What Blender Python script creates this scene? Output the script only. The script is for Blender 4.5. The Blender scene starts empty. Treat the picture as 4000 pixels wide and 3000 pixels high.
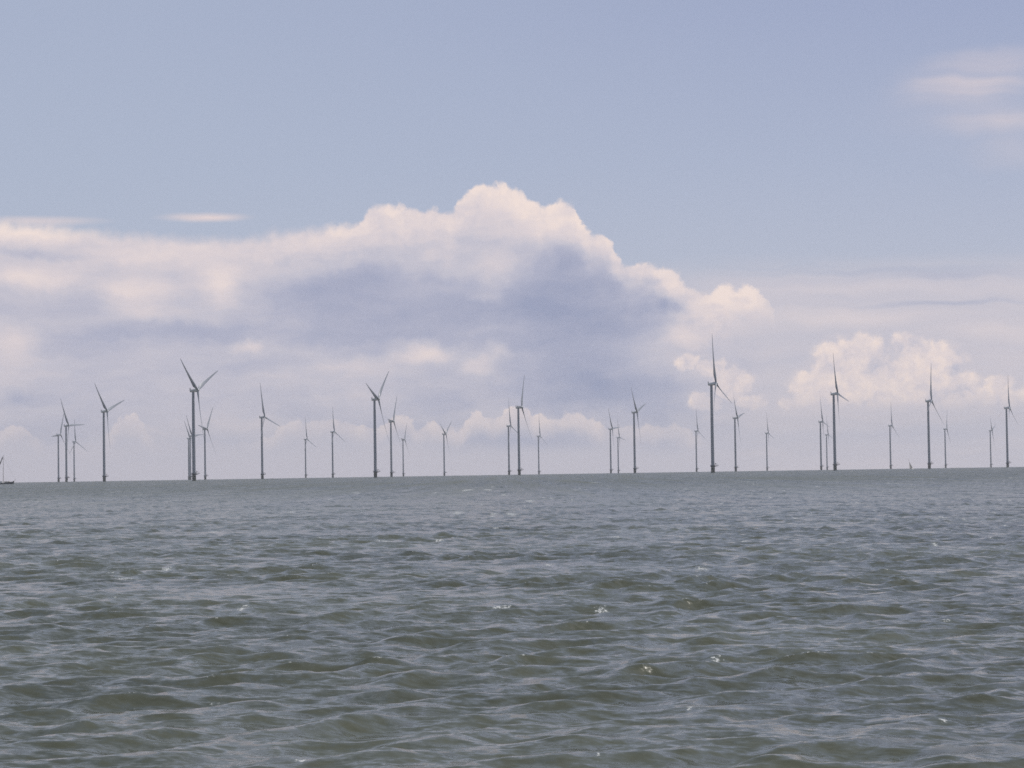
import bpy, bmesh, math, random
import numpy as np
from mathutils import Matrix, Vector

# ------------------------------------------------------------------ scene, camera, light
scene = bpy.context.scene
C = scene.collection
EARTH = 7.4e6            # earth radius with normal refraction, so far things sink behind the horizon
def drop(x, y): return -(x * x + y * y) / (2 * EARTH)

cam = bpy.data.cameras.new("camera")
cam.lens, cam.sensor_width, cam.sensor_fit = 83.7, 36.0, 'HORIZONTAL'
cam.clip_start, cam.clip_end = 0.5, 60000
camo = bpy.data.objects.new("camera", cam); C.objects.link(camo)
camo.matrix_world = (Matrix.Translation((0, 0, 4.0)) @ Matrix.Rotation(math.radians(90 + 2.1245), 4, 'X')
                     @ Matrix.Rotation(math.radians(-0.89), 4, 'Z'))
scene.camera = camo

SUN_ELEV, SUN_AZ = math.radians(56), math.radians(66)   # azimuth clockwise from +Y (the view direction)
sun = bpy.data.lights.new("sun", 'SUN')
sun.energy, sun.angle, sun.color = 3.0, math.radians(0.5), (1.0, 0.95, 0.88)
suno = bpy.data.objects.new("sun", sun); C.objects.link(suno)
sd = Vector((math.sin(SUN_AZ) * math.cos(SUN_ELEV), math.cos(SUN_AZ) * math.cos(SUN_ELEV), math.sin(SUN_ELEV)))
suno.rotation_euler = (-sd).to_track_quat('-Z', 'Y').to_euler()

vs = scene.view_settings
vs.view_transform, vs.look, vs.exposure, vs.gamma, vs.use_curve_mapping = 'Standard', 'None', 0.0, 1.0, False
try:
    scene.cycles.use_denoising = False
    scene.cycles.max_bounces = 6
    scene.cycles.volume_bounces = 0
    scene.cycles.sample_clamp_indirect = 0.8
    scene.cycles.sample_clamp_direct = 0.9
    scene.cycles.caustics_reflective = False
    scene.cycles.caustics_refractive = False
    scene.cycles.filter_width = 1.6
except Exception: pass

def lin(r, g, b):
    f = lambda c: (c / 255 / 12.92) if c <= 10.3 else ((c / 255 + 0.055) / 1.055) ** 2.4
    return (f(r), f(g), f(b), 1.0)

class NB:
    """small helper that writes node trees"""
    def __init__(s, tree): s.t = tree; s.n = tree.nodes; s.l = tree.links
    def put(s, sock, v):
        if hasattr(v, 'is_output'): s.l.new(v, sock)
        else: sock.default_value = v
    def math(s, op, a, b=None, c=None, clamp=False):
        n = s.n.new('ShaderNodeMath'); n.operation = op; n.use_clamp = clamp
        for i, v in enumerate((a, b, c)):
            if v is not None: s.put(n.inputs[i], v)
        return n.outputs[0]
    def add(s, a, b): return s.math('ADD', a, b)
    def sub(s, a, b): return s.math('SUBTRACT', a, b)
    def mul(s, a, b): return s.math('MULTIPLY', a, b)
    def vec(s, op, a, b=None, c=None):
        n = s.n.new('ShaderNodeVectorMath'); n.operation = op
        for i, v in enumerate((a, b, c)):
            if v is not None: s.put(n.inputs[i], v)
        return n.outputs['Value'] if op in ('LENGTH', 'DOT_PRODUCT', 'DISTANCE') else n.outputs[0]
    def xyz(s, x, y, z=0.0):
        n = s.n.new('ShaderNodeCombineXYZ')
        for i, v in enumerate((x, y, z)): s.put(n.inputs[i], v)
        return n.outputs[0]
    def sep(s, v):
        n = s.n.new('ShaderNodeSeparateXYZ'); s.put(n.inputs[0], v); return n.outputs
    def step(s, v, a, b, lo=0.0, hi=1.0, kind='SMOOTHSTEP'):
        n = s.n.new('ShaderNodeMapRange'); n.interpolation_type = kind; n.clamp = True
        for i, x in enumerate((v, a, b, lo, hi)): s.put(n.inputs[i], x)
        return n.outputs[0]
    def noise(s, p, scale, detail=3.0, rough=0.5, color=False, dim='3D', dist=0.0):
        n = s.n.new('ShaderNodeTexNoise'); n.noise_dimensions = dim
        s.put(n.inputs['Vector'], p); n.inputs['Scale'].default_value = scale
        n.inputs['Detail'].default_value = detail; n.inputs['Roughness'].default_value = rough
        n.inputs['Distortion'].default_value = dist
        return n.outputs['Color' if color else 'Fac']
    def mix(s, f, a, b):
        n = s.n.new('ShaderNodeMix'); n.data_type = 'RGBA'
        s.put(n.inputs[0], f); s.put(n.inputs[6], a); s.put(n.inputs[7], b)
        return n.outputs[2]
    def ramp(s, f, stops, interp='LINEAR'):
        n = s.n.new('ShaderNodeValToRGB'); s.put(n.inputs[0], f); r = n.color_ramp; r.interpolation = interp
        while len(r.elements) < len(stops): r.elements.new(0.5)
        for e, (p, c) in zip(r.elements, stops): e.position = p; e.color = c
        return n.outputs[0]
    def curve(s, v, pts, x0, x1, y0, y1):
        n = s.n.new('ShaderNodeFloatCurve'); cv = n.mapping.curves[0]
        q = [((x - x0) / (x1 - x0), (y - y0) / (y1 - y0)) for x, y in pts]
        q = [(min(max(a, 0), 1), min(max(b, 0), 1)) for a, b in q]
        while len(cv.points) < len(q): cv.points.new(0.5, 0.5)
        for p, (a, b) in zip(cv.points, q): p.location = (a, b); p.handle_type = 'AUTO_CLAMPED'
        n.mapping.update()
        s.put(n.inputs['Value'], s.step(v, x0, x1, 0.0, 1.0, 'LINEAR'))
        return s.step(n.outputs[0], 0.0, 1.0, y0, y1, 'LINEAR')
    def blob(s, p, cx, cy, rx, ry, inner=0.0):
        d = s.vec('LENGTH', s.vec('MULTIPLY_ADD', p, (1 / rx, 1 / ry, 0), (-cx / rx, -cy / ry, 0)))
        return s.step(d, 1.0, inner)
    def blobsum(s, p, L, start):
        acc = start
        for cx, cy, rx, ry, w in L: acc = s.math('MULTIPLY_ADD', s.blob(p, cx, cy, rx, ry), w, acc)
        return acc

# ------------------------------------------------------------------ sky
# sky positions: azimuth and elevation in units of 0.6161 degree
TOP_EDGE = [
    (-23.47, 9.98), (-21.58, 9.91), (-19.67, 9.84), (-18.22, 9.81), (-16.77, 9.6), (-14.83, 9.4),
    (-12.87, 9.3), (-10.89, 9.23), (-9.4, 9.39), (-7.91, 9.58), (-6.61, 9.77), (-5.91, 9.91), (-5.61, 10.35),
    (-4.9, 10.55), (-3.9, 10.49), (-2.9, 10.38), (-2.3, 10.32), (-2.04, 10.66), (-1.69, 11.01),
    (-1.18, 11.25), (-0.68, 11.31), (-0.18, 11.23), (0.42, 10.98), (0.92, 10.72), (1.52, 10.53),
    (2.12, 10.58), (2.62, 10.54), (2.76, 10.09), (2.95, 9.59), (3.4, 9.33), (3.8, 9.13), (4.09, 8.62),
    (4.48, 8.22), (5.28, 8.1), (6.08, 7.93), (6.57, 7.77), (6.96, 7.22), (7.46, 7.06), (8.06, 7.17),
    (8.85, 7.28), (9.64, 7.01), (10.03, 6.75), (10.22, 5.95), (10.58, 4.26), (11.03, 1.86), (11.88, 0.26),
    (15.78, -0.39), (22.47, -0.49),]
LOW_EDGE = [
    (-23.51, 1.86), (-19.73, 2.06), (-19.25, 2.25), (-18.67, 2.15), (-18.29, 1.8), (-16.84, 1.49),
    (-15.68, 1.77), (-15.38, 2.36), (-14.99, 2.55), (-14.5, 2.45), (-14.26, 2.15), (-13.92, 1.65),
    (-10.98, 1.41), (-9.59, 1.69), (-9.1, 2.03), (-8.5, 2.27), (-7.5, 2.31), (-6.51, 2.26), (-5.82, 1.98),
    (-5.22, 2.03), (-4.81, 2.37), (-4.41, 2.46), (-4.02, 2.31), (-3.72, 2), (-3.22, 2.2), (-2.62, 1.94),
    (-2.02, 1.88), (-1.72, 2.37), (-1.31, 2.52), (-0.82, 2.31), (-0.11, 2.55), (0.29, 2.66), (0.69, 2.54),
    (0.83, 2.29), (1.28, 2.23), (1.88, 2.34), (2.48, 2.36), (2.88, 2.2), (3.28, 1.95), (4.47, 1.78),
    (5.57, 1.91), (6.17, 1.95), (6.76, 1.74), (7.15, 1.43), (8.93, 0.81), (22.49, 0.19),]
LOW_AMOUNT = [
    (-23.51, 0.7), (-19.72, 0.65), (-18.47, 0.65), (-18.04, 0.1), (-15.86, 0.12), (-15.43, 0.65),
    (-14.31, 0.6), (-13.91, 0.15), (-10.47, 0.1), (-9.39, 0.5), (-5.61, 0.6), (-5.11, 0.8), (-2.52, 0.8),
    (-2.12, 0.95), (0.88, 0.95), (3.38, 0.9), (3.98, 0.4), (4.78, 0.6), (6.87, 0.55), (7.57, 0.05),
    (23.47, 0),]
SHADE = [
    (-1.96, 6.18, 9.5, 2.7, -0.25), (-18.23, 9.49, 4.2, 0.6, 0.22), (-18.53, 7.73, 2.6, 0.8, 0.26),
    (-14.65, 7.19, 2.3, 1, 0.28), (-11.31, 7.47, 1.3, 1.2, 0.26), (-13.88, 6.49, 2.2, 0.6, 0.14),
    (-19.13, 5.14, 1.5, 1.2, 0.22), (-10.35, 5.11, 1.3, 0.4, 0.24), (-9.97, 3.58, 2.6, 0.6, 0.06),
    (-3.38, 4.8, 1.9, 0.75, 0.42), (-5.19, 4.22, 2.8, 0.8, 0.14), (-0.68, 4.71, 0.85, 0.7, 0.2),
    (-1.49, 4.17, 1, 0.7, 0.2), (-0.95, 7.06, 0.9, 0.26, 0.14), (0.1, 10.14, 3.8, 1.3, 0.16),
    (-0.33, 8.05, 1.6, 0.9, 0.22), (2.71, 9.79, 1.3, 0.8, 0.1), (5.87, 7.69, 1.7, 0.6, 0.2),
    (6.26, 7.13, 1, 0.6, 0.2), (8.55, 6.89, 1.9, 0.7, 0.24), (8.83, 5.98, 1.8, 1.1, 0.3),
    (7.23, 5.62, 1.9, 1.1, 0.22), (6.42, 4.84, 1.6, 0.8, 0.1), (5.37, 7.4, 0.6, 0.22, -0.2),
    (6.05, 6.44, 0.8, 0.5, -0.22), (9.04, 6.63, 0.55, 0.22, -0.18), (7.94, 6.4, 0.6, 0.24, -0.1),
    (4.47, 7.37, 0.6, 0.4, 0.12), (7.02, 5.03, 1.6, 0.6, 0.12), (2.02, 4.62, 4.2, 1.5, -0.2),
    (-19.1, 8.71, 2.6, 0.26, -0.16), (-17.27, 8.57, 3.2, 0.22, -0.1), (-7.34, 7.24, 4.2, 1.3, -0.26),
    (-4.94, 7.81, 3.5, 0.7, -0.14), (1.88, 8.31, 1.6, 1, -0.22), (2.56, 6.81, 4.2, 2.4, -0.36),
    (4.34, 5.57, 2.8, 1.6, -0.14), (5.65, 6.45, 1.2, 0.7, -0.18), (-5.46, 6.22, 5, 1.1, -0.12),
    (-12.31, 5.69, 5.6, 0.7, -0.24), (-16.32, 5.52, 3.3, 0.9, -0.14), (-9.96, 4.38, 3, 0.6, -0.1),
    (3, 3.3, 4.8, 1.5, -0.42), (5.59, 3.06, 2, 1.1, -0.14), (-18.95, 2.98, 1.5, 0.8, -0.22),
    (-16.53, 3.85, 2, 0.8, -0.06), (-7.47, 5.35, 3, 0.6, -0.1), (1.16, 1.18, 5.4, 0.6, -0.36),
    (5.55, 0.96, 1.9, 0.55, -0.28), (-3.01, 2.89, 2.8, 0.9, -0.12), (9.44, 1.69, 2, 0.6, -0.06),
    (5.98, 2.35, 2, 0.7, -0.12),]
VEIL = [
    (14.97, 7.51, 9, 0.22, -0.2), (17.4, 7.29, 5, 0.26, -0.2), (10.05, 7.74, 5, 0.14, -0.12),
    (16.89, 6.28, 4.2, 0.16, -0.2), (12.98, 5.79, 5, 0.6, 0.14), (18.8, 5.15, 4, 0.6, 0.12),
    (13.98, 6.85, 6, 0.4, 0.06), (16.29, 1.17, 7, 0.6, -0.12), (19.25, 4.06, 2, 0.7, 0.04),]
BIG = [
    (8.58, 3.3, 1.2, 0.9), (7.8, 3.91, 0.8, 0.55), (9.36, 2.59, 0.9, 0.5), (7.57, 2.62, 0.9, 0.55),
    (6.91, 4.18, 0.7, 0.45), (13.34, 4.2, 2.15, 1.25), (16.26, 3.88, 1.8, 1.2), (14.69, 3.28, 3.4, 1.2),
    (12.33, 3.03, 2.3, 1.2), (14.08, 2.3, 4, 0.9), (18.25, 2.32, 2.2, 0.8), (19.98, 2.47, 1.5, 0.7),
    (16.82, 2.94, 2.2, 1), (18.75, 3.09, 0.9, 0.5), (11.43, 2.45, 1.5, 0.7), (12.44, 3.82, 1.3, 0.9),
    (15.5, 4.64, 1.2, 0.7), (12.9, 2.13, 2.6, 0.6),]
BIG_SHADE = [
    (7.98, 3.11, 2, 1.6, -0.1), (13.54, 4.69, 1, 0.5, 0.14), (16.26, 4.23, 1.2, 0.5, 0.12),
    (15.56, 3.36, 0.9, 0.6, 0.12), (12.93, 3.41, 1.2, 0.5, 0.1), (17.32, 3.71, 0.7, 0.4, -0.22),
    (14.5, 3.87, 1.2, 0.5, -0.2), (17.01, 2.69, 0.8, 0.4, -0.22), (12.41, 2.23, 2, 0.4, -0.14),
    (15.34, 2.18, 2, 0.4, -0.1), (18.27, 3, 0.8, 0.3, 0.12), (11.45, 3.44, 0.8, 0.4, 0.1),
    (14.71, 4.56, 0.5, 0.6, -0.14),]
CIRRUS = [
    (18.84, 15.42, 3.3, 0.8, 0.3), (18.24, 14.74, 3.2, 0.3, 0.34), (18.04, 14.34, 3.5, 0.7, 0.24),
    (19.27, 13.13, 3.3, 0.9, 0.3), (19.72, 11.94, 2.6, 0.9, 0.16), (17.08, 14.58, 3, 1.4, 0.1),
    (17.54, 13.69, 5, 2.5, 0.08),]
LENS = [
    (-11.87, 10.05, 2.2, 0.25, 0.95), (-18.22, 9.91, 3.4, 0.26, 0.6),]

SKY_STRENGTH = 0.1
def build_sky():
    w = bpy.data.worlds.new("World"); scene.world = w; w.use_nodes = True
    t = w.node_tree; t.nodes.clear(); b = NB(t)
    out = t.nodes.new('ShaderNodeOutputWorld'); bg = t.nodes.new('ShaderNodeBackground')
    bg.inputs['Strength'].default_value = SKY_STRENGTH
    t.links.new(bg.outputs[0], out.inputs[0])
    sky = t.nodes.new('ShaderNodeTexSky'); sky.sky_type = 'NISHITA'; sky.sun_disc = False
    sky.sun_elevation, sky.sun_rotation = SUN_ELEV, SUN_AZ
    sky.air_density, sky.dust_density, sky.ozone_density = 1.0, 2.0, 1.5
    g = t.nodes.new('ShaderNodeTexCoord').outputs['Generated']
    x, y, z = b.sep(g)[:3]
    u = b.mul(b.math('ARCTAN2', x, y), math.degrees(1) / 0.61607)
    v = b.mul(b.math('ARCSINE', z), math.degrees(1) / 0.61607)
    p = b.xyz(u, v)
    # clear air: Nishita overhead, thick hazy lavender air near the horizon
    air = b.ramp(b.step(v, 0.0, 40.0, 0, 1, 'LINEAR'), [
        (0.0, lin(200, 196, 207)), (0.15, lin(187, 191, 205)), (0.21, lin(181, 188, 207)), (0.30, lin(171, 181, 205)),
        (0.44, lin(159, 170, 200)), (1.0, lin(122, 138, 172))])
    air = b.mix(b.step(u, -20.0, 20.0, 0.0, 1.0), b.mix(0.5, air, lin(176, 187, 206)), air)
    air = b.vec('SCALE', air); air.node.inputs['Scale'].default_value = 1 / SKY_STRENGTH
    base = b.mix(b.step(v, 18.0, 60.0), air, sky.outputs[0])
    # unseen broken grey cloud added overhead and behind, greying the water's reflections
    over = b.noise(b.vec('MULTIPLY', g, (2.0, 2.0, 4.0)), 1.0, 4, 0.55)
    added_cloud = b.vec('SCALE', lin(148, 158, 176)[:3]); added_cloud.node.inputs['Scale'].default_value = 1 / SKY_STRENGTH
    base = b.mix(b.mul(b.step(v, 22.0, 34.0), b.step(over, 0.35, 0.62)), base, added_cloud)
    # wind-blown wobble of the cloud outlines, two sizes
    n1 = b.vec('SUBTRACT', b.noise(p, 0.45, 2, 0.5, True), (0.5, 0.5, 0.5))
    n2 = b.vec('SUBTRACT', b.noise(p, 1.6, 4, 0.6, True), (0.5, 0.5, 0.5))
    pw = b.vec('MULTIPLY_ADD', n1, (1.7, 0.9, 0), p)
    pf = b.vec('MULTIPLY_ADD', n2, (0.7, 0.6, 0), p)              # fine, for crisp cauliflower edges
    pww = b.vec('MULTIPLY_ADD', n2, (0.8, 0.45, 0), pw)
    fbm = b.sub(b.noise(b.vec('MULTIPLY', pww, (0.22, 0.85, 1)), 1.0, 5, 0.55), 0.5)
    lump = b.sub(b.noise(pf, 1.4, 6, 0.6), 0.5)
    vo = t.nodes.new('ShaderNodeTexVoronoi'); vo.feature = 'SMOOTH_F1'; vo.voronoi_dimensions = '2D'
    b.put(vo.inputs['Vector'], pf); vo.inputs['Scale'].default_value = 1.35; vo.inputs['Smoothness'].default_value = 0.6
    vo.inputs['Detail'].default_value = 2.5; vo.inputs['Roughness'].default_value = 0.55
    puff = b.sub(0.45, vo.outputs['Distance'])
    lump = b.math('MULTIPLY_ADD', puff, 0.45, lump)
    streak = b.sub(b.noise(b.vec('MULTIPLY', pw, (0.12, 1.5, 1)), 1.0, 4, 0.55), 0.5)

    def tone(L, f=1.0):                                             # thick blue-grey shade to sunlit pinkish white
        c = b.ramp(L, [(0.0, lin(155, 162, 189)), (0.3, lin(179, 181, 201)), (0.52, lin(200, 197, 209)),
                       (0.75, lin(223, 212, 215)), (1.0, lin(243, 226, 219))])
        c = b.vec('SCALE', c); c.node.inputs['Scale'].default_value = 1 / SKY_STRENGTH
        return c
    col = base
    # high thin cirrus
    ci = b.blobsum(pw, CIRRUS, 0.0)
    ci = b.blobsum(b.vec('MULTIPLY_ADD', n1, (1.0, 0.12, 0), p), LENS, ci)
    ci = b.math('MULTIPLY', ci, b.add(1.0, b.mul(streak, 1.9)), None, True)
    pink = b.vec('SCALE', lin(230, 214, 213)[:3]); pink.node.inputs['Scale'].default_value = 1 / SKY_STRENGTH
    col = b.mix(ci, col, pink)
    # thin layer cloud to the right
    vm = b.mul(b.step(b.math('MULTIPLY_ADD', streak, 0.9, v), 8.4, 6.9), b.step(u, 3.0, 9.0))
    col = b.mix(b.mul(vm, 0.85), col, tone(b.math('MULTIPLY_ADD', streak, 0.28, b.blobsum(pw, VEIL, 0.58))))
    # the great cumulus bank: its top edge, then its light and shade
    pu, pv = b.sep(pf)[:2]
    edge = b.curve(pu, TOP_EDGE, -24.0, 24.0, -1.0, 13.0)
    depth = b.add(b.sub(edge, pv), b.mul(lump, b.step(u, -10.0, -3.0, 0.06, 0.45)))
    soft = b.step(u, -9.0, -4.0, 0.45, 0.16)
    m = b.step(depth, b.mul(soft, -0.6), soft)
    m = b.mul(m, b.math('MAXIMUM', b.step(b.math('MULTIPLY_ADD', fbm, 2.5, u), 9.9, 8.0), b.mul(b.step(b.math('MULTIPLY_ADD', fbm, 1.5, v), 5.3, 6.4), b.step(b.math('MULTIPLY_ADD', lump, 1.2, u), 10.5, 9.4))))
    rim = b.step(depth, b.step(u, 0.0, 5.0, 2.6, 1.5), 0.2)
    L = b.blobsum(pww, SHADE, 0.5)
    L = b.math('MULTIPLY_ADD', rim, b.step(u, -9.0, -4.0, 0.26, 0.40), L)
    L = b.math('MULTIPLY_ADD', fbm, 0.62, L)
    L = b.math('MULTIPLY_ADD', b.mul(lump, b.step(depth, 3.0, 0.3, 0.22, 1.0)), b.step(u, -12.0, -4.0, 0.12, 0.42), L)
    col = b.mix(m, col, tone(b.mix(b.step(v, 0.2, 2.0), (0.55,) * 3 + (1,), L)))
    # heaped cumulus at the right
    f = None
    for cx, cy, rx, ry in BIG:
        k = b.blob(pf, cx, cy, rx, ry)
        f = k if f is None else b.math('MAXIMUM', f, k)
    f = b.math('MULTIPLY_ADD', b.mul(lump, b.step(f, 0.0, 0.3)), 0.42, f)
    bm = b.mul(b.step(f, 0.0, 0.34), b.step(b.math('MULTIPLY_ADD', fbm, 0.5, v), 1.9, 2.9))
    bl = b.math('MULTIPLY_ADD', lump, 0.7, b.blobsum(pf, BIG_SHADE, 0.92))
    col = b.mix(b.mul(bm, 0.97), col, tone(bl))
    # row of small cumulus low over the horizon
    le = b.curve(pu, LOW_EDGE, -24.0, 24.0, -1.0, 4.0)
    ld = b.math('MULTIPLY_ADD', lump, 0.45, b.sub(le, pv))
    lp = b.curve(u, LOW_AMOUNT, -24.0, 24.0, 0.0, 1.0)
    lm = b.mul(b.step(ld, 0.0, 0.14), b.step(b.math('MULTIPLY_ADD', fbm, 0.5, ld), 1.0, 0.2))
    col = b.mix(b.mul(lm, lp), col, tone(b.math('MULTIPLY_ADD', lump, 0.5, 0.84)))
    t.links.new(col, bg.inputs['Color'])
build_sky()

# ------------------------------------------------------------------ materials
def mat(name, fn):
    m = bpy.data.materials.new(name); m.use_nodes = True; m.node_tree.nodes.clear()
    b = NB(m.node_tree); out = m.node_tree.nodes.new('ShaderNodeOutputMaterial'); fn(b, out); return m
def principled(b, out, **k):
    n = b.n.new('ShaderNodeBsdfPrincipled')
    for a, v in k.items(): b.put(n.inputs[a.replace('_', ' ')], v)
    b.l.new(n.outputs[0], out.inputs['Surface']); return n
def coord(b): return b.n.new('ShaderNodeTexCoord').outputs['Object']

def paint(base, dirt, scale, rough=0.45):
    def fn(b, out):
        n = b.noise(b.vec('MULTIPLY', coord(b), (1, 1, 0.12)), scale, 5, 0.6)
        principled(b, out, Base_Color=b.mix(b.step(n, 0.45, 0.75, 0, 0.6), base, dirt), Roughness=rough)
    return fn
M_TOWER = mat("turbine grey paint", paint((0.29, 0.31, 0.35, 1), (0.23, 0.24, 0.27, 1), 0.3))
M_NACELLE = mat("nacelle white shell", paint((0.72, 0.72, 0.72, 1), (0.5, 0.5, 0.5, 1), 0.4))
M_BLADE = mat("blade gelcoat", paint((0.27, 0.29, 0.33, 1), (0.22, 0.23, 0.25, 1), 0.2, 0.4))
M_PILE = mat("wet foundation steel", paint((0.10, 0.105, 0.085, 1), (0.05, 0.055, 0.04, 1), 0.6, 0.55))
M_PLAT = mat("dark platform steel", paint((0.09, 0.095, 0.10, 1), (0.05, 0.05, 0.05, 1), 0.8, 0.6))
M_HULL = mat("weathered dark hull", paint((0.12, 0.125, 0.13, 1), (0.15, 0.14, 0.13, 1), 0.5, 0.4))
M_WHITE = mat("white boat paint", paint((0.75, 0.75, 0.73, 1), (0.6, 0.58, 0.54, 1), 0.9, 0.4))
M_CREAM = mat("cream boat paint", paint((0.62, 0.56, 0.44, 1), (0.5, 0.44, 0.35, 1), 0.9, 0.5))
M_SPAR = mat("varnished spar wood", paint((0.34, 0.30, 0.26, 1), (0.27, 0.23, 0.19, 1), 1.5, 0.4))
M_FURL = mat("furled grey canvas", paint((0.22, 0.21, 0.20, 1), (0.27, 0.25, 0.23, 1), 2.0, 0.8))
def sail_fn(b, out):
    n = b.noise(b.vec('MULTIPLY', coord(b), (0.4, 1, 2.2)), 1.2, 3)
    d = b.n.new('ShaderNodeBsdfDiffuse'); tr = b.n.new('ShaderNodeBsdfTranslucent'); a = b.n.new('ShaderNodeMixShader')
    c = b.mix(n, (0.74, 0.71, 0.66, 1), (0.64, 0.61, 0.57, 1))
    b.l.new(c, d.inputs[0]); b.l.new(c, tr.inputs[0]); a.inputs[0].default_value = 0.5
    b.l.new(d.outputs[0], a.inputs[1]); b.l.new(tr.outputs[0], a.inputs[2]); b.l.new(a.outputs[0], out.inputs[0])
M_SAIL = mat("weathered sail cloth", sail_fn)

def water_fn(b, out):
    geo = b.n.new('ShaderNodeNewGeometry'); pos = geo.outputs['Position']
    px, py = b.sep(pos)[:2]
    dist = b.vec('LENGTH', pos)
    # ripples too small for the mesh: random facet slopes, finer near the shore, steeper-looking far out
    q = b.xyz(px, py)
    a = b.vec('SUBTRACT', b.noise(b.vec('MULTIPLY', q, (0.8, 1.2, 1)), 4.0, 4, 0.62, True), (0.5, 0.5, 0.5))
    far = b.vec('SUBTRACT', b.noise(b.vec('MULTIPLY', q, (1.0, 0.55, 1)), 0.35, 5, 0.65, True), (0.5, 0.5, 0.5))
    sa = b.step(dist, 25.0, 400.0, 0.85, 0.5)
    sf = b.step(dist, 60.0, 900.0, 0.10, 0.40)
    mid = b.vec('SUBTRACT', b.noise(b.vec('MULTIPLY', q, (0.7, 1.3, 1)), 1.7, 3, 0.6, True), (0.5, 0.5, 0.5))
    sl = b.vec('ADD', b.vec('MULTIPLY', a, b.xyz(sa, sa)), b.vec('MULTIPLY', far, b.xyz(sf, sf)))
    sl = b.vec('ADD', sl, b.vec('MULTIPLY', mid, (0.55, 0.75, 0)))
    # gust patches and wind streaks: the chop steepens and eases in long patches
    gust = b.sub(b.noise(b.vec('MULTIPLY', q, (0.20, 0.018, 1)), 1.0, 6, 0.62), 0.5)
    sl = b.vec('ADD', sl, b.xyz(0.0, b.mul(gust, b.step(dist, 40.0, 500.0, 0.15, 0.55))))
    gust2 = b.sub(b.noise(b.vec('MULTIPLY', q, (0.09, 0.0016, 1)), 1.0, 6, 0.7), 0.5)
    sl = b.vec('ADD', sl, b.xyz(0.0, b.mul(gust2, b.step(dist, 150.0, 800.0, 0.0, 1.1))))
    nrm = b.vec('NORMALIZE', b.vec('ADD', geo.outputs['Normal'], sl))
    silt_sheen = b.noise(q, 0.05, 3, 0.5)
    silt_sheen = b.math('MULTIPLY_ADD', gust2, b.step(dist, 100.0, 600.0, 0.0, 1.6), silt_sheen)  # far gust mottling of reflected light, painted into the body colour over the silt
    body = b.mix(b.step(silt_sheen, 0.3, 0.75), (0.060, 0.064, 0.042, 1), (0.098, 0.103, 0.070, 1))
    fo = b.n.new('ShaderNodeAttribute'); fo.attribute_name = 'foam'
    fn = b.noise(b.vec('MULTIPLY', q, (1, 0.6, 1)), 9.0, 5, 0.75)
    fm = b.step(b.add(fo.outputs['Fac'], b.mul(b.sub(fn, 0.5), 3.2)), 0.66, 1.15)
    col = b.mix(fm, body, (0.58, 0.59, 0.58, 1))
    principled(b, out, Base_Color=col, Roughness=b.math('MAXIMUM', b.math('MULTIPLY_ADD', gust2, b.step(dist, 150.0, 800.0, 0.0, 0.9), b.step(dist, 25.0, 900.0, 0.13, 0.30)), b.mul(fm, 0.8)), IOR=1.333, Normal=nrm,
               Specular_IOR_Level=0.5)
M_WATER = mat("grey green lake water", water_fn)

# ------------------------------------------------------------------ helpers for meshes
def finish(bm, name, material, parent=None, smooth=True):
    bmesh.ops.recalc_face_normals(bm, faces=bm.faces)
    me = bpy.data.meshes.new(name); bm.to_mesh(me); bm.free(); me.materials.append(material)
    if smooth:
        for f in me.polygons: f.use_smooth = True
        try: me.set_sharp_from_angle(angle=math.radians(42))
        except Exception: pass
    o = bpy.data.objects.new(name, me); C.objects.link(o)
    if parent: o.parent = parent
    return o
def empty(name, loc, rz=0.0):
    o = bpy.data.objects.new(name, None); C.objects.link(o); o.location = loc; o.rotation_euler = (0, 0, rz)
    o.empty_display_size = 1; return o
def loft(bm, rings, closed=True, cap=True):
    vs_ = [[bm.verts.new(p) for p in r] for r in rings]; n = len(rings[0])
    for a, c in zip(vs_, vs_[1:]):
        for i in range(n if closed else n - 1):
            j = (i + 1) % n; bm.faces.new((a[i], a[j], c[j], c[i]))
    if cap:
        bm.faces.new(vs_[0][::-1]); bm.faces.new(vs_[-1])
def circle(c, r, n, axis='Z', sx=1.0):
    o = []
    for i in range(n):
        a = 2 * math.pi * i / n; u, w = r * math.cos(a) * sx, r * math.sin(a)
        o.append((c[0] + u, c[1] + w, c[2]) if axis == 'Z' else (c[0], c[1] + u, c[2] + w) if axis == 'X' else (c[0] + u, c[1], c[2] + w))
    return o
def lathe(bm, prof, n=24, axis='Z', c=(0, 0, 0)):
    rings = []
    for r, h in prof:
        cc = (c[0], c[1], c[2] + h) if axis == 'Z' else (c[0] + h, c[1], c[2])
        rings.append(circle(cc, r, n, axis))
    loft(bm, rings)
def tube(bm, a, c, r0, r1=None, n=8):
    a, c = Vector(a), Vector(c); r1 = r0 if r1 is None else r1
    q = (c - a).to_track_quat('Z', 'Y'); rings = []
    for p, r in ((a, r0), (c, r1)):
        rings.append([p + q @ Vector((r * math.cos(2 * math.pi * i / n), r * math.sin(2 * math.pi * i / n), 0)) for i in range(n)])
    loft(bm, rings)
def box(bm, x0, x1, y0, y1, z0, z1):
    v = [bm.verts.new(p) for p in ((x0, y0, z0), (x1, y0, z0), (x1, y1, z0), (x0, y1, z0), (x0, y0, z1), (x1, y0, z1), (x1, y1, z1), (x0, y1, z1))]
    for f in ((0, 3, 2, 1), (4, 5, 6, 7), (0, 1, 5, 4), (1, 2, 6, 5), (2, 3, 7, 6), (3, 0, 4, 7)): bm.faces.new([v[i] for i in f])

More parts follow.
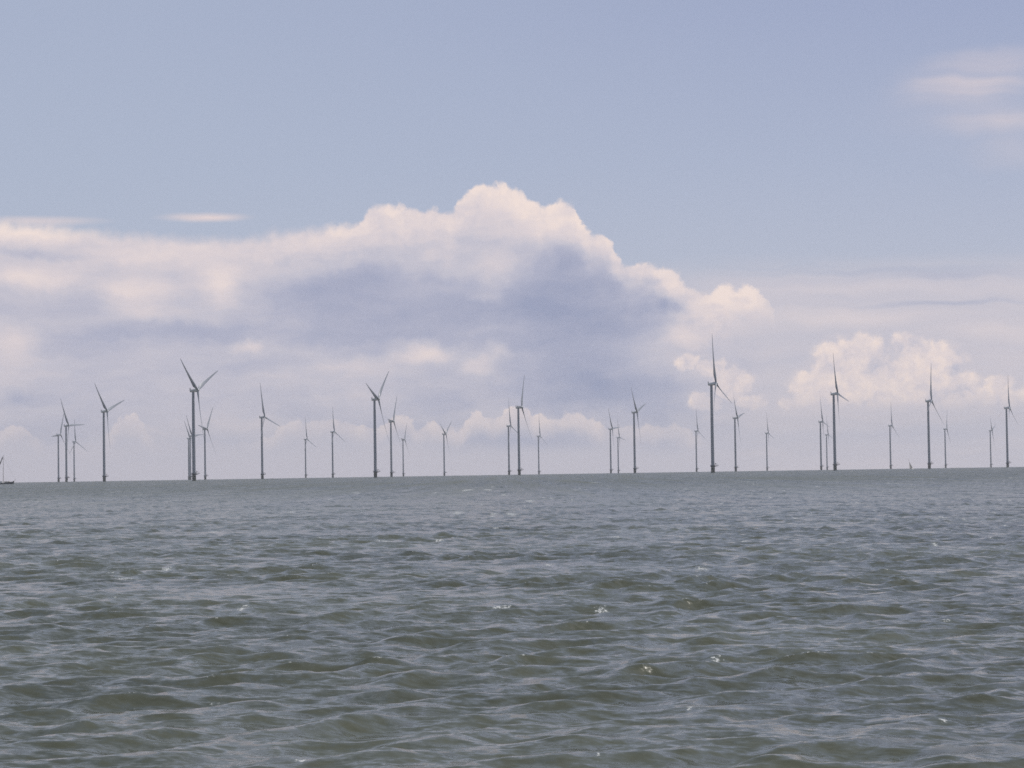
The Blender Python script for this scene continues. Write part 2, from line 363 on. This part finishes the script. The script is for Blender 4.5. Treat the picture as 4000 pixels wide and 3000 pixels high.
# ------------------------------------------------------------------ the lake
FOAM = [
    (-10.8, 554.22, 2.03, 57.82), (2.23, 329.71, 1.06, 17.53), (-13.47, 80.13, 0.08, 1.24),
    (-8.26, 72.4, 0.24, 1.71), (61.09, 394.59, 0.3, 21.43), (1.14, 33.11, 0.04, 0.3),
    (-15.18, 103.93, 0.29, 2.37), (-15.67, 95.35, 0.73, 1.51), (-5.38, 42.4, 0.18, 0.69),
    (-6.72, 42.14, 0.09, 0.34), (-5.98, 42.03, 0.09, 0.39), (-8.76, 41.34, 0.23, 0.38),
    (2.54, 68.44, 0.26, 0.88), (-0.4, 69.23, 0.45, 0.9), (10.8, 60.12, 0.2, 0.7), (9.8, 60.36, 0.07, 0.6),
    (8.06, 40.69, 0.13, 0.46), (4.17, 49.67, 0.21, 0.4), (5.05, 49.49, 0.13, 0.33), (1.55, 46.42, 0.1, 0.46),
    (-5.56, 237.91, 1.02, 12.18), (-0.19, 226, 0.85, 12.36), (10.33, 117.36, 0.38, 2.61),
    (-85.6, 431.48, 0.76, 31.21), (-7.69, 140.63, 0.76, 3.2), (6.58, 69.28, 0.37, 0.78),
    (9.08, 61.57, 0.2, 0.52), (6.14, 142.71, 0.92, 3.29), (23.6, 138.23, 0.6, 2.64),
    (6.68, 37.17, 0.16, 0.23), (-2.32, 33.7, 0.22, 0.21), (-5.35, 35.19, 0.23, 0.24),
    (-2.98, 33.05, 0.14, 0.18), (2.91, 39.96, 0.17, 0.26), (-0.47, 50.91, 0.16, 0.35),]
def build_water():
    rng = np.random.default_rng(11)
    rows = [3.0]
    while rows[-1] < 11000:
        r = rows[-1]
        rows.append(r + (0.35 if r < 20 else max(0.11, r * 0.0032) if r < 1300 else r * 0.0060))
    r = np.array(rows, np.float32)
    fine = np.radians(np.linspace(-17, 17, 860))
    right = np.radians(np.linspace(17, 72, 312))[1:]
    coarse = np.radians(np.linspace(72, 288, 60))[1:-1]
    az = np.concatenate([fine, right, coarse, -right[::-1]]).astype(np.float32)   # full circle: fine ahead, coarse behind
    nr, na = len(r), len(az)
    X = (r[:, None] * np.sin(az)[None, :]); Y = (r[:, None] * np.cos(az)[None, :])
    dr = np.gradient(r); da = np.gradient(fine)
    # wind sea: waves run away to the left, short crests
    N = 260
    lam = np.exp(rng.uniform(np.log(0.25), np.log(6.0), N)); k = 2 * np.pi / lam
    kp = 2 * np.pi / 2.4
    spec = np.where(k < kp, (k / kp) ** 2.0, (k / kp) ** -1.75)      # amplitude per log band: slope falls slowly
    amp = np.exp(-0.35 * (kp / k) ** 2) * spec / kp
    amp *= rng.uniform(0.6, 1.4, N)
    head = np.radians(119) + rng.normal(0, 1, N) * np.radians(np.interp(lam, [0.5, 6], [32, 15]))
    amp *= 0.054 / math.sqrt(np.sum(amp ** 2) / 2)                   # sigma of the surface, metres
    lam[:4] = (6.5, 7.8, 9.4, 11.5); amp[:4] = (0.020, 0.024, 0.026, 0.022); head[:4] = np.radians((112, 124, 118, 106)); k = 2 * np.pi / lam
    ph = rng.uniform(0, 2 * np.pi, N)
    kx, ky = (k * np.cos(head)).astype(np.float32), (k * np.sin(head)).astype(np.float32)
    # wave groups
    grp = np.zeros_like(X)
    for i in range(9):
        L = rng.uniform(14, 45); a_ = rng.uniform(0, np.pi); p_ = rng.uniform(0, 6.28)
        grp += np.sin(2 * np.pi / L * (X * math.cos(a_) + Y * math.sin(a_)) + p_).astype(np.float32)
    grp = np.clip(1 + grp * 0.10, 0.5, 1.6).astype(np.float32)
    Z = np.zeros_like(X); DX = np.zeros_like(X); DY = np.zeros_like(X); J = np.zeros_like(X)
    spac_a = np.full(na, da[0]); spac_a[len(fine):] = right[1] - right[0]
    spac_a[len(fine) + len(right):len(fine) + len(right) + len(coarse)] = np.radians(3.7)
    for i in range(N):
        # drop a wave where the mesh is too coarse to carry it
        sp_r = dr * abs(math.sin(head[i])) + 1e-6
        cell = sp_r[:, None] + (r[:, None] * spac_a[None, :]) * abs(math.cos(head[i]))
        att = np.clip(lam[i] / (2.6 * cell) - 0.5, 0, 1) if True else 1
        rmax = np.nonzero(att.max(axis=1) > 0)[0]
        if len(rmax) == 0: continue
        e = rmax[-1] + 1
        th = kx[i] * X[:e] + ky[i] * Y[:e] + np.float32(ph[i])
        A = (amp[i] * att[:e]).astype(np.float32)
        s, c = np.sin(th), np.cos(th)
        Z[:e] += A * c
        DX[:e] -= A * s * np.float32(math.cos(head[i]) * 0.85); DY[:e] -= A * s * np.float32(math.sin(head[i]) * 0.85)
        J[:e] += A * c * np.float32(k[i])
    for w_ in (Z, DX, DY, J): w_ *= grp
    # beyond that only a rough random chop is left of the waves
    chop = rng.normal(0, 1, X.shape).astype(np.float32)
    chop = (chop + np.roll(chop, 1, 1) + np.roll(chop, -1, 1)) / 1.7
    wgt = (np.interp(r, [100, 400, 3000], [0.0, 1.0, 1.0]) * np.minimum(0.13, 0.11 * r * da[0])).astype(np.float32)[:, None]
    Z += chop * wgt * (spac_a[None, :] < 0.01)
    thr = np.percentile(J[(r > 30) & (r < 120)], 98.8)
    foam = np.clip((J - thr) / (0.22 * thr), 0, 1) * 0.6
    spots = list(FOAM)
    for _ in range(110):                                             # far whitecaps
        rr = 90 * (900 / 90) ** rng.uniform(); aa = math.radians(rng.uniform(-14, 14)); w_ = rng.uniform(0.2, 0.8) * (0.5 + rr / 500)
        spots.append((rr * math.sin(aa), rr * math.cos(aa), w_, w_ * 0.8 + rr * rr * 3 / (4 * 9300)))
    for fx, fy, fw, fl in spots:
        m = (np.abs(Y - fy) < 4 * fl + 2) & (np.abs(X - fx) < 3 * fw + 1)
        g = np.exp(-((X[m] - fx) / fw) ** 2 - ((Y[m] - fy) / fl) ** 2)
        foam[m] = np.maximum(foam[m], 0.95 * g)
    Zc = Z - (X * X + Y * Y) / (2 * EARTH)
    co = np.stack([X + DX, Y + DY, Zc], -1).reshape(-1, 3).astype(np.float32)
    co = np.vstack([co, np.array([[0, 0, 0]], np.float32)])
    idx = np.arange(nr * na).reshape(nr, na); nx = np.roll(idx, -1, 1)
    quads = np.stack([idx[:-1], nx[:-1], nx[1:], idx[1:]], -1).reshape(-1, 4)[:, ::-1]
    cen = nr * na
    tris = np.stack([np.full(na, cen), nx[0], idx[0]], -1)
    loops = np.concatenate([quads.ravel(), tris.ravel()]).astype(np.int32)
    nq, nt = len(quads), len(tris)
    start = np.concatenate([np.arange(nq) * 4, nq * 4 + np.arange(nt) * 3]).astype(np.int32)
    me = bpy.data.meshes.new("water")
    me.vertices.add(len(co)); me.vertices.foreach_set("co", co.ravel())
    me.loops.add(len(loops)); me.loops.foreach_set("vertex_index", loops)
    me.polygons.add(nq + nt); me.polygons.foreach_set("loop_start", start)
    me.update(calc_edges=True); me.validate()
    me.polygons.foreach_set("use_smooth", np.ones(nq + nt, bool))
    at = me.attributes.new("foam", 'FLOAT', 'POINT')
    at.data.foreach_set("value", np.concatenate([foam.ravel(), [0]]).astype(np.float32))
    me.materials.append(M_WATER)
    o = bpy.data.objects.new("water", me); C.objects.link(o); o["kind"] = "structure"
    if me.polygons[0].normal.z < 0: me.flip_normals()
build_water()

# ------------------------------------------------------------------ wind turbines
HUB, RAD, OVER = 115.0, 65.0, 6.3
def part_meshes():
    d = {}
    bm = bmesh.new()                                                  # steel pile and transition piece
    lathe(bm, [(2.5, -6), (2.5, 1.2), (2.5, 5.4), (2.75, 5.6), (2.75, 6.0), (2.35, 6.2), (2.3, 7.4)], 28)
    for s in (-0.5, 0.5):                                             # boat landing fenders
        a = math.radians(-60) + s * 0.55
        tube(bm, (3.3 * math.cos(a), 3.3 * math.sin(a), -2), (3.3 * math.cos(a), 3.3 * math.sin(a), 5.4), 0.2)
        for z in (0.8, 4.6): tube(bm, (3.3 * math.cos(a), 3.3 * math.sin(a), z), (2.3 * math.cos(a), 2.3 * math.sin(a), z), 0.16)
    d['foundation'] = (bm, M_PILE)
    bm = bmesh.new()                                                  # round working platform with a landing tongue to one side
    lathe(bm, [(2.32, 7.4), (2.9, 7.5), (3.3, 9.0), (3.35, 9.35), (2.3, 9.4)], 28)
    box(bm, 2.2, 7.6, -1.3, 1.3, 8.95, 9.3)
    for y in (-1.0, 1.0): tube(bm, (2.4, y, 7.4), (6.2, y, 8.95), 0.16)
    d['platform'] = (bm, M_PLAT)
    bm = bmesh.new()
    for i in range(20):
        a = 2 * math.pi * i / 20
        if abs(((a + math.pi) % (2 * math.pi)) - math.pi) < 0.35: continue
        tube(bm, (3.2 * math.cos(a), 3.2 * math.sin(a), 9.3), (3.2 * math.cos(a), 3.2 * math.sin(a), 10.5), 0.05, n=6)
        a2 = a + 2 * math.pi / 20
        for z in (9.9, 10.5): tube(bm, (3.2 * math.cos(a), 3.2 * math.sin(a), z), (3.2 * math.cos(a2), 3.2 * math.sin(a2), z), 0.05, n=6)
    for y in (-1.25, 1.25):
        for z in (9.9, 10.4): tube(bm, (3.1, y, z), (7.5, y, z), 0.05, n=6)
        for x in (4.2, 5.8, 7.5): tube(bm, (x, y, 9.2), (x, y, 10.4), 0.05, n=6)
    d['railing'] = (bm, M_PLAT)
    bm = bmesh.new()                                                  # service crane beside the tower
    tube(bm, (3.0, 0.7, 9.3), (3.0, 0.7, 12.6), 0.3, 0.25); tube(bm, (3.0, 0.7, 12.5), (5.6, 0.7, 11.0), 0.22, 0.14)
    tube(bm, (3.0, 0.7, 11.2), (4.6, 0.7, 11.5), 0.12); tube(bm, (5.5, 0.7, 11.0), (5.5, 0.7, 10.2), 0.05, n=6)
    d['service_crane'] = (bm, M_PLAT)
    bm = bmesh.new()
    lathe(bm, [(2.2, 7.5), (2.2, 12), (2.12, 35), (2.0, 62), (1.85, 88), (1.65, 110), (1.62, 112.6), (1.75, 112.7), (1.75, 113.1)], 32)
    for z in (35, 62, 88): lathe(bm, [(2.25 - z * 0.0045, z - 0.12), (2.29 - z * 0.0045, z - 0.1), (2.29 - z * 0.0045, z + 0.1), (2.25 - z * 0.0045, z + 0.12)], 32)
    d['tower'] = (bm, M_TOWER)
    bm = bmesh.new()                                                  # blunt round nacelle, generator drum at the rotor end
    rings = []
    for x, w, h, zc in ((-4.9, 0.9, 0.9, 0.1), (-4.7, 1.6, 1.5, 0.05), (-4.0, 1.95, 1.85, 0), (-1.5, 2.05, 2.0, 0), (2.0, 2.05, 2.05, 0), (2.6, 2.2, 2.2, 0),
                        (2.7, 2.45, 2.45, 0), (4.3, 2.45, 2.45, 0), (4.4, 2.0, 2.0, 0)):
        rg = []
        for i in range(28):
            a = 2 * math.pi * i / 28; e = 0.94
            cy, cz = math.cos(a), math.sin(a)
            rg.append((x, w * math.copysign(abs(cy) ** e, cy), zc + h * math.copysign(abs(cz) ** e, cz)))
        rings.append(rg)
    loft(bm, rings)
    d['nacelle'] = (bm, M_NACELLE)
    bm = bmesh.new()                                                  # cooler and lightning mast on the tail
    box(bm, -4.4, -3.9, -1.7, 1.7, 1.6, 3.0)
    tube(bm, (-4.1, 0.9, 2.9), (-4.1, 0.9, 4.6), 0.08, n=6); tube(bm, (-4.1, -0.9, 2.9), (-4.1, -0.9, 4.2), 0.08, n=6)
    d['cooler'] = (bm, M_PLAT)
    bm = bmesh.new()
    lathe(bm, [(1.7, -1.9), (1.75, -0.8), (1.75, 0.6), (1.5, 1.5), (1.0, 2.1), (0.35, 2.4)], 24, 'X')
    d['hub'] = (bm, M_NACELLE)
    bm = bmesh.new(); rings = []                                      # one blade along +Z, leading edge +Y, bending upwind (+X)
    for f in (0.018, 0.03, 0.055, 0.09, 0.13, 0.17, 0.21, 0.28, 0.36, 0.45, 0.55, 0.65, 0.75, 0.84, 0.91, 0.96, 0.985, 1.0):
        rr = f * RAD
        ch = float(np.interp(f, [0, 0.055, 0.17, 0.21, 0.45, 0.75, 0.96, 1.0], [2.5, 2.5, 5.0, 5.0, 3.6, 2.3, 1.25, 0.5]))
        tk = float(np.interp(f, [0, 0.055, 0.17, 0.3, 0.6, 1.0], [1.0, 1.0, 0.42, 0.27, 0.21, 0.18])) * ch
        tw = math.radians(float(np.interp(f, [0, 0.15, 0.3, 0.6, 1.0], [-24, -22, -14, -7, -3])) - 6)
        bend = rr * math.tan(math.radians(2.0)) + 2.4 * f * f
        rg = []
        for i in range(16):
            a = 2 * math.pi * i / 16
            round_ = min(1.0, max(0.0, (0.15 - f) / 0.10))
            cx = math.cos(a); y = ch * (0.5 * cx + (1 - round_) * -0.18)
            th = tk * 0.5 * math.sin(a) * (round_ + (1 - round_) * (0.62 + 0.38 * cx))
            rg.append((bend + th * math.cos(tw) - y * math.sin(tw), y * math.cos(tw) + th * math.sin(tw), rr))
        rings.append(rg)
    loft(bm, rings)
    d['blade'] = (bm, M_BLADE)
    return d

TURBINES = [   # x, y, z of the foot, blade phase, heading, label
    (-1108, 5804, -2.4, 25, -14, "left one of the three close turbines near the left edge, one blade pointing flat left"),
    (-913, 4867, -1.7, -32, -16, "tallest and middle of the three close turbines near the left edge, one blade pointing right"),
    (-1267, 6874, -3.3, -3, -18, "right and palest of the three close turbines near the left edge, a blade drooping right"),
    (-668, 3890, -1.1, -47, -15, "mid sized turbine between the left trio and the tall left turbine, blades in a Y"),
    (-902, 6623, -3.0, -40, -16, "faint turbine just left of the tall left turbine, leftmost of two half hidden there"),
    (-845, 6234, -2.7, -33, -16, "pale turbine half hidden directly behind the tower of the tall left turbine"),
    (-406, 3029, -0.6, -54, -17, "tallest turbine in the left half with wide tower and blades spread in a Y"),
    (-700, 5412, -2.0, 37, -15, "smaller turbine just right of the tall left turbine, one blade pointing left over its nacelle"),
    (-467, 4432, -1.3, -14, -16, "mid sized lone turbine right of the tall left one, blades up and drooping right"),
    (-619, 7103, -3.4, -7, -16, "smaller and paler of two lone turbines left of the centre left tall turbine"),
    (-454, 5991, -2.4, -6, -16, "thin turbine standing alone next left of the tall centre left turbine"),
    (-202, 3489, -0.8, -71, -16, "tall turbine left of centre with blades in a lopsided Y, its left blade short"),
    (-253, 4945, -1.7, 33, -12, "turbine close right of the tall centre left turbine, upper blade over a small white cloud"),
    (-345, 7471, -3.8, 33, -12, "faint small turbine right of a closer one whose drooping blade almost touches its nacelle"),
    (-190, 6559, -2.9, -64, -16, "small lone turbine with blades in a low wide Y, midway between two centre groups"),
    (-10, 5599, -2.1, -8, -16, "thinner turbine close left of the central tall turbine, in front of low white cloud"),
    (10, 4036, -1.1, 30, -12, "tall central turbine before a low white cloud, one blade nearly straight up"),
    (77, 7177, -3.5, -4, -16, "faint small turbine close right of the central tall turbine"),
    (253, 6177, -2.6, -34, -17, "left of a faint pair right of centre, one blade pointing flat right"),
    (339, 7687, -4.0, -20, -16, "very small pale turbine, right of a faint pair right of centre"),
    (229, 4488, -1.4, -45, -16, "mid sized turbine right of the faint centre pair, dark blade leaning up left"),
    (516, 6707, -3.1, -9, -18, "faint thin turbine just left of the largest turbine in the right half"),
    (258, 3080, -0.6, -7, -18, "largest turbine in the right half with thick tower and crane arm at its foot"),
    (478, 5120, -1.8, -40, -16, "mid sized turbine just right of the largest right hand turbine, short blade up right"),
    (776, 7284, -3.6, -15, -16, "small pale lone turbine between the largest right hand group and the next group right"),
    (733, 5672, -2.2, -18, -17, "thin turbine at the left of the group before the big right hand white cloud"),
    (1027, 7797, -4.2, -18, -17, "shortest palest turbine squeezed between a thin and a tall one under the big right cloud"),
    (482, 3569, -0.9, -20, -18, "tall dark turbine before the big right cloud with two shorter ones at its left"),
    (1002, 6325, -2.8, 0, -20, "thin lone turbine under the big right cloud with one blade straight up"),
    (705, 4037, -1.1, 10, -24, "tall turbine right of the sailing yacht, long blade drooping toward a small pale turbine"),
    (1273, 7015, -3.4, 30, -16, "small pale turbine at the tip of a taller neighbour's drooping blade, right of the yacht"),
    (1491, 7437, -3.9, -45, -18, "faint small turbine with a forked Y of blades, second from the right edge"),
    (953, 4593, -1.5, 3, -21, "mid sized turbine nearest the right edge, one blade up and one drooping right"),
]
TILT = Matrix.Rotation(math.radians(-6), 4, 'Y')
def rotor_matrix(theta):
    return Matrix.Translation((OVER, 0, HUB + OVER * 0.1 - 0.3)) @ TILT @ Matrix.Rotation(-math.radians(theta), 4, 'X')
def build_turbines():
    d = part_meshes(); proto = {}
    order = [('foundation', None), ('platform', None), ('railing', 'platform'), ('service_crane', 'platform'), ('tower', None),
             ('nacelle', None), ('cooler', 'nacelle'), ('hub', None), ('blade', None)]
    root0 = empty("wind_turbine", (0, 0, 0))
    for n, par in order:
        bm, m = d[n]; o = finish(bm, n, m); o.parent = proto[par] if par else root0; proto[n] = o
    proto['nacelle'].matrix_local = Matrix.Translation((0.4, 0, HUB + 0.0)) @ TILT
    proto['hub'].matrix_local = rotor_matrix(0)
    blades0 = [proto['blade']]
    for j in (1, 2):
        c = proto['blade'].copy(); C.objects.link(c); c.parent = root0; blades0.append(c)
    for i, (x, y, z, th, eps, label) in enumerate(TURBINES):
        if i == 0: root, blades, hub = root0, blades0, proto['hub']
        else:
            root = root0.copy(); C.objects.link(root); mp = {}; blades = []
            for n, par in order[:-1]:
                c = proto[n].copy(); C.objects.link(c); c.parent = mp[par] if par else root; mp[n] = c
            hub = mp['hub']
            for j in range(3):
                c = blades0[j].copy(); C.objects.link(c); c.parent = root; blades.append(c)
        root.location = (x, y, z); root.rotation_euler = (0, 0, math.radians(eps))
        hub.matrix_local = rotor_matrix(th)
        for j, bl in enumerate(blades): bl.matrix_local = rotor_matrix(th + 120 * j)
        root["label"] = label; root["category"] = "wind turbine"; root["group"] = "wind turbines standing in the lake"
build_turbines()

# ------------------------------------------------------------------ boats
def hull_mesh(bm, L, B, D, sheer, n=18, stern=0.55, keel=0.6):
    """hull along +X (bow at +X end), waterline at z=0"""
    rings = []
    for i in range(n + 1):
        f = i / n
        w = B / 2 * (min(1.0, stern + (1 - stern) * min(f / 0.3, 1)) if f < 0.6 else math.sqrt(max(0.0004, 1 - ((f - 0.6) / 0.4) ** 2.2)))
        dk = D + sheer * (2 * f - 0.75) ** 2
        x = (f - 0.5) * L
        rk = 0.06 * L * max(0, f - 0.8) / 0.2
        rings.append([(x + rk, -w, dk), (x + rk * .7, -w * 0.97, dk * 0.5), (x + rk * .3, -w * 0.86, 0), (x, -w * 0.5, -keel), (x, w * 0.5, -keel),
                      (x + rk * .3, w * 0.86, 0), (x + rk * .7, w * 0.97, dk * 0.5), (x + rk, w, dk)])
    loft(bm, rings)

def build_barge():
    root = empty("sailing_barge", (-554.5, 2584, drop(554, 2584)), math.radians(-3))
    root["label"] = "low dark hulled sailing barge with tall mast on the horizon at the left edge"
    root["category"] = "boat"
    bm = bmesh.new(); hull_mesh(bm, 24, 5.2, 1.5, 1.1); hull = finish(bm, "hull", M_HULL, root)
    bm = bmesh.new()
    for s in (-1, 1): tube(bm, (-8.5, s * 2.5, 1.45), (3.5, s * 2.5, 1.45), 0.14)
    finish(bm, "rubbing_strake", M_WHITE, hull)
    bm = bmesh.new(); box(bm, -8.4, 0.4, -1.7, 1.7, 1.5, 3.3); bmesh.ops.bevel(bm, geom=bm.edges[:], offset=0.12, segments=2)
    cabin = finish(bm, "cabin", M_WHITE, root)
    bm = bmesh.new()
    for x in (-7.2, -5.2, -3.2, -1.2):
        for s in (-1, 1): box(bm, x - 0.45, x + 0.45, s * 1.71 - 0.02, s * 1.71 + 0.02, 2.3, 2.9)
    finish(bm, "cabin_window", M_HULL, cabin)
    bm = bmesh.new(); box(bm, 2.6, 8.4, -1.5, 1.5, 1.4, 3.2); bmesh.ops.bevel(bm, geom=bm.edges[:], offset=0.2, segments=2)
    finish(bm, "deckhouse", M_CREAM, root)
    bm = bmesh.new(); tube(bm, (1.4, 0, 1.4), (1.4, 0, 32), 0.28, 0.12); mast = finish(bm, "mast", M_SPAR, root)
    bm = bmesh.new()
    for y in (-2.4, 2.4): tube(bm, (0.8, y, 1.6), (1.4, 0, 29), 0.04, n=5)
    tube(bm, (14.6, 0, 4.6), (1.4, 0, 30), 0.04, n=5)
    finish(bm, "rigging", M_HULL, mast)
    bm = bmesh.new(); tube(bm, (1.1, 0, 30.5), (-5.2, 0, 15.5), 0.16, 0.1); finish(bm, "gaff", M_SPAR, root)
    bm = bmesh.new()
    for i in range(9):
        f = i / 9.0; g = (i + 1) / 9.0
        a = Vector((0.6 - 5.6 * f, 0, 29.2 - 13.4 * f)); c = Vector((0.6 - 5.6 * g, 0, 29.2 - 13.4 * g))
        tube(bm, a, c, 0.55 + 0.15 * math.sin(i * 2.1), 0.55 + 0.15 * math.sin(i * 2.1 + 2.1))
    finish(bm, "furled_sail", M_FURL, root)
    bm = bmesh.new(); tube(bm, (11.6, 0, 2.9), (15.0, 0, 4.9), 0.18, 0.12); finish(bm, "bowsprit", M_SPAR, root)
    bm = bmesh.new(); box(bm, -12.9, -12.0, -0.08, 0.08, -0.4, 2.6); finish(bm, "rudder", M_SPAR, root, False)
build_barge()

def build_yacht():
    root = empty("sailing_yacht", (578, 3452, drop(578, 3452)))
    root["label"] = "small faint sailing yacht heeling left on the horizon between two turbines on the right"
    root["category"] = "boat"
    root.rotation_euler = (math.radians(-22), 0, math.radians(58))
    bm = bmesh.new(); hull_mesh(bm, 7.6, 2.6, 0.9, 0.35, stern=0.7, keel=0.5); finish(bm, "hull", M_WHITE, root)
    bm = bmesh.new(); box(bm, -1.6, 1.6, -0.8, 0.8, 0.8, 1.5); bmesh.ops.bevel(bm, geom=bm.edges[:], offset=0.18, segments=2)
    finish(bm, "cabin", M_WHITE, root)
    bm = bmesh.new(); tube(bm, (0.5, 0, 0.8), (0.5, 0, 16.5), 0.17, 0.1); finish(bm, "mast", M_FURL, root)
    bm = bmesh.new(); tube(bm, (0.5, 0, 2.0), (-3.0, 2.4, 2.0), 0.1); finish(bm, "boom", M_FURL, root)
    def sail(name, a, b_, c, belly):
        bm = bmesh.new(); a, b_, c = map(Vector, (a, b_, c)); n = 9
        off = Vector((0, 0.02, 0)); grids = []
        for side in (-1, 1):
            g = []
            for i in range(n + 1):
                row = []
                for j in range(n + 1):
                    u, w = i / n, j / n
                    p = a.lerp(b_, u).lerp(c, w) + Vector((0, -belly * math.sin(math.pi * u) * math.sin(math.pi * min(1, w + 0.15)) * (1 - w), 0)) + off * side
                    row.append(bm.verts.new(p))
                g.append(row)
            for i in range(n):
                for j in range(n): bm.faces.new((g[i][j], g[i + 1][j], g[i + 1][j + 1], g[i][j + 1]))
        bmesh.ops.remove_doubles(bm, verts=bm.verts, dist=0.001)
        finish(bm, name, M_SAIL, root)
    sail("mainsail", (0.35, 0, 2.1), (-2.9, 2.35, 2.1), (0.4, 0, 12.5), -0.5)
    sail("foresail", (3.8, 0, 1.1), (0.6, 1.2, 1.3), (0.65, 0, 10.5), -0.4)
build_yacht()

# ------------------------------------------------------------------ the air over the lake
def build_haze():
    bm = bmesh.new(); box(bm, -12500, 12500, -12000, 12000, -14, 200)
    def fn(b, out):
        v = b.n.new('ShaderNodeVolumePrincipled')
        v.inputs['Color'].default_value = (0.92, 0.93, 0.97, 1); v.inputs['Density'].default_value = HAZE
        v.inputs['Anisotropy'].default_value = 0.3
        b.l.new(v.outputs[0], out.inputs['Volume'])
    o = finish(bm, "haze", mat("pale lake air", fn), None, False); o["kind"] = "stuff"
HAZE = 4.6e-5
build_haze()
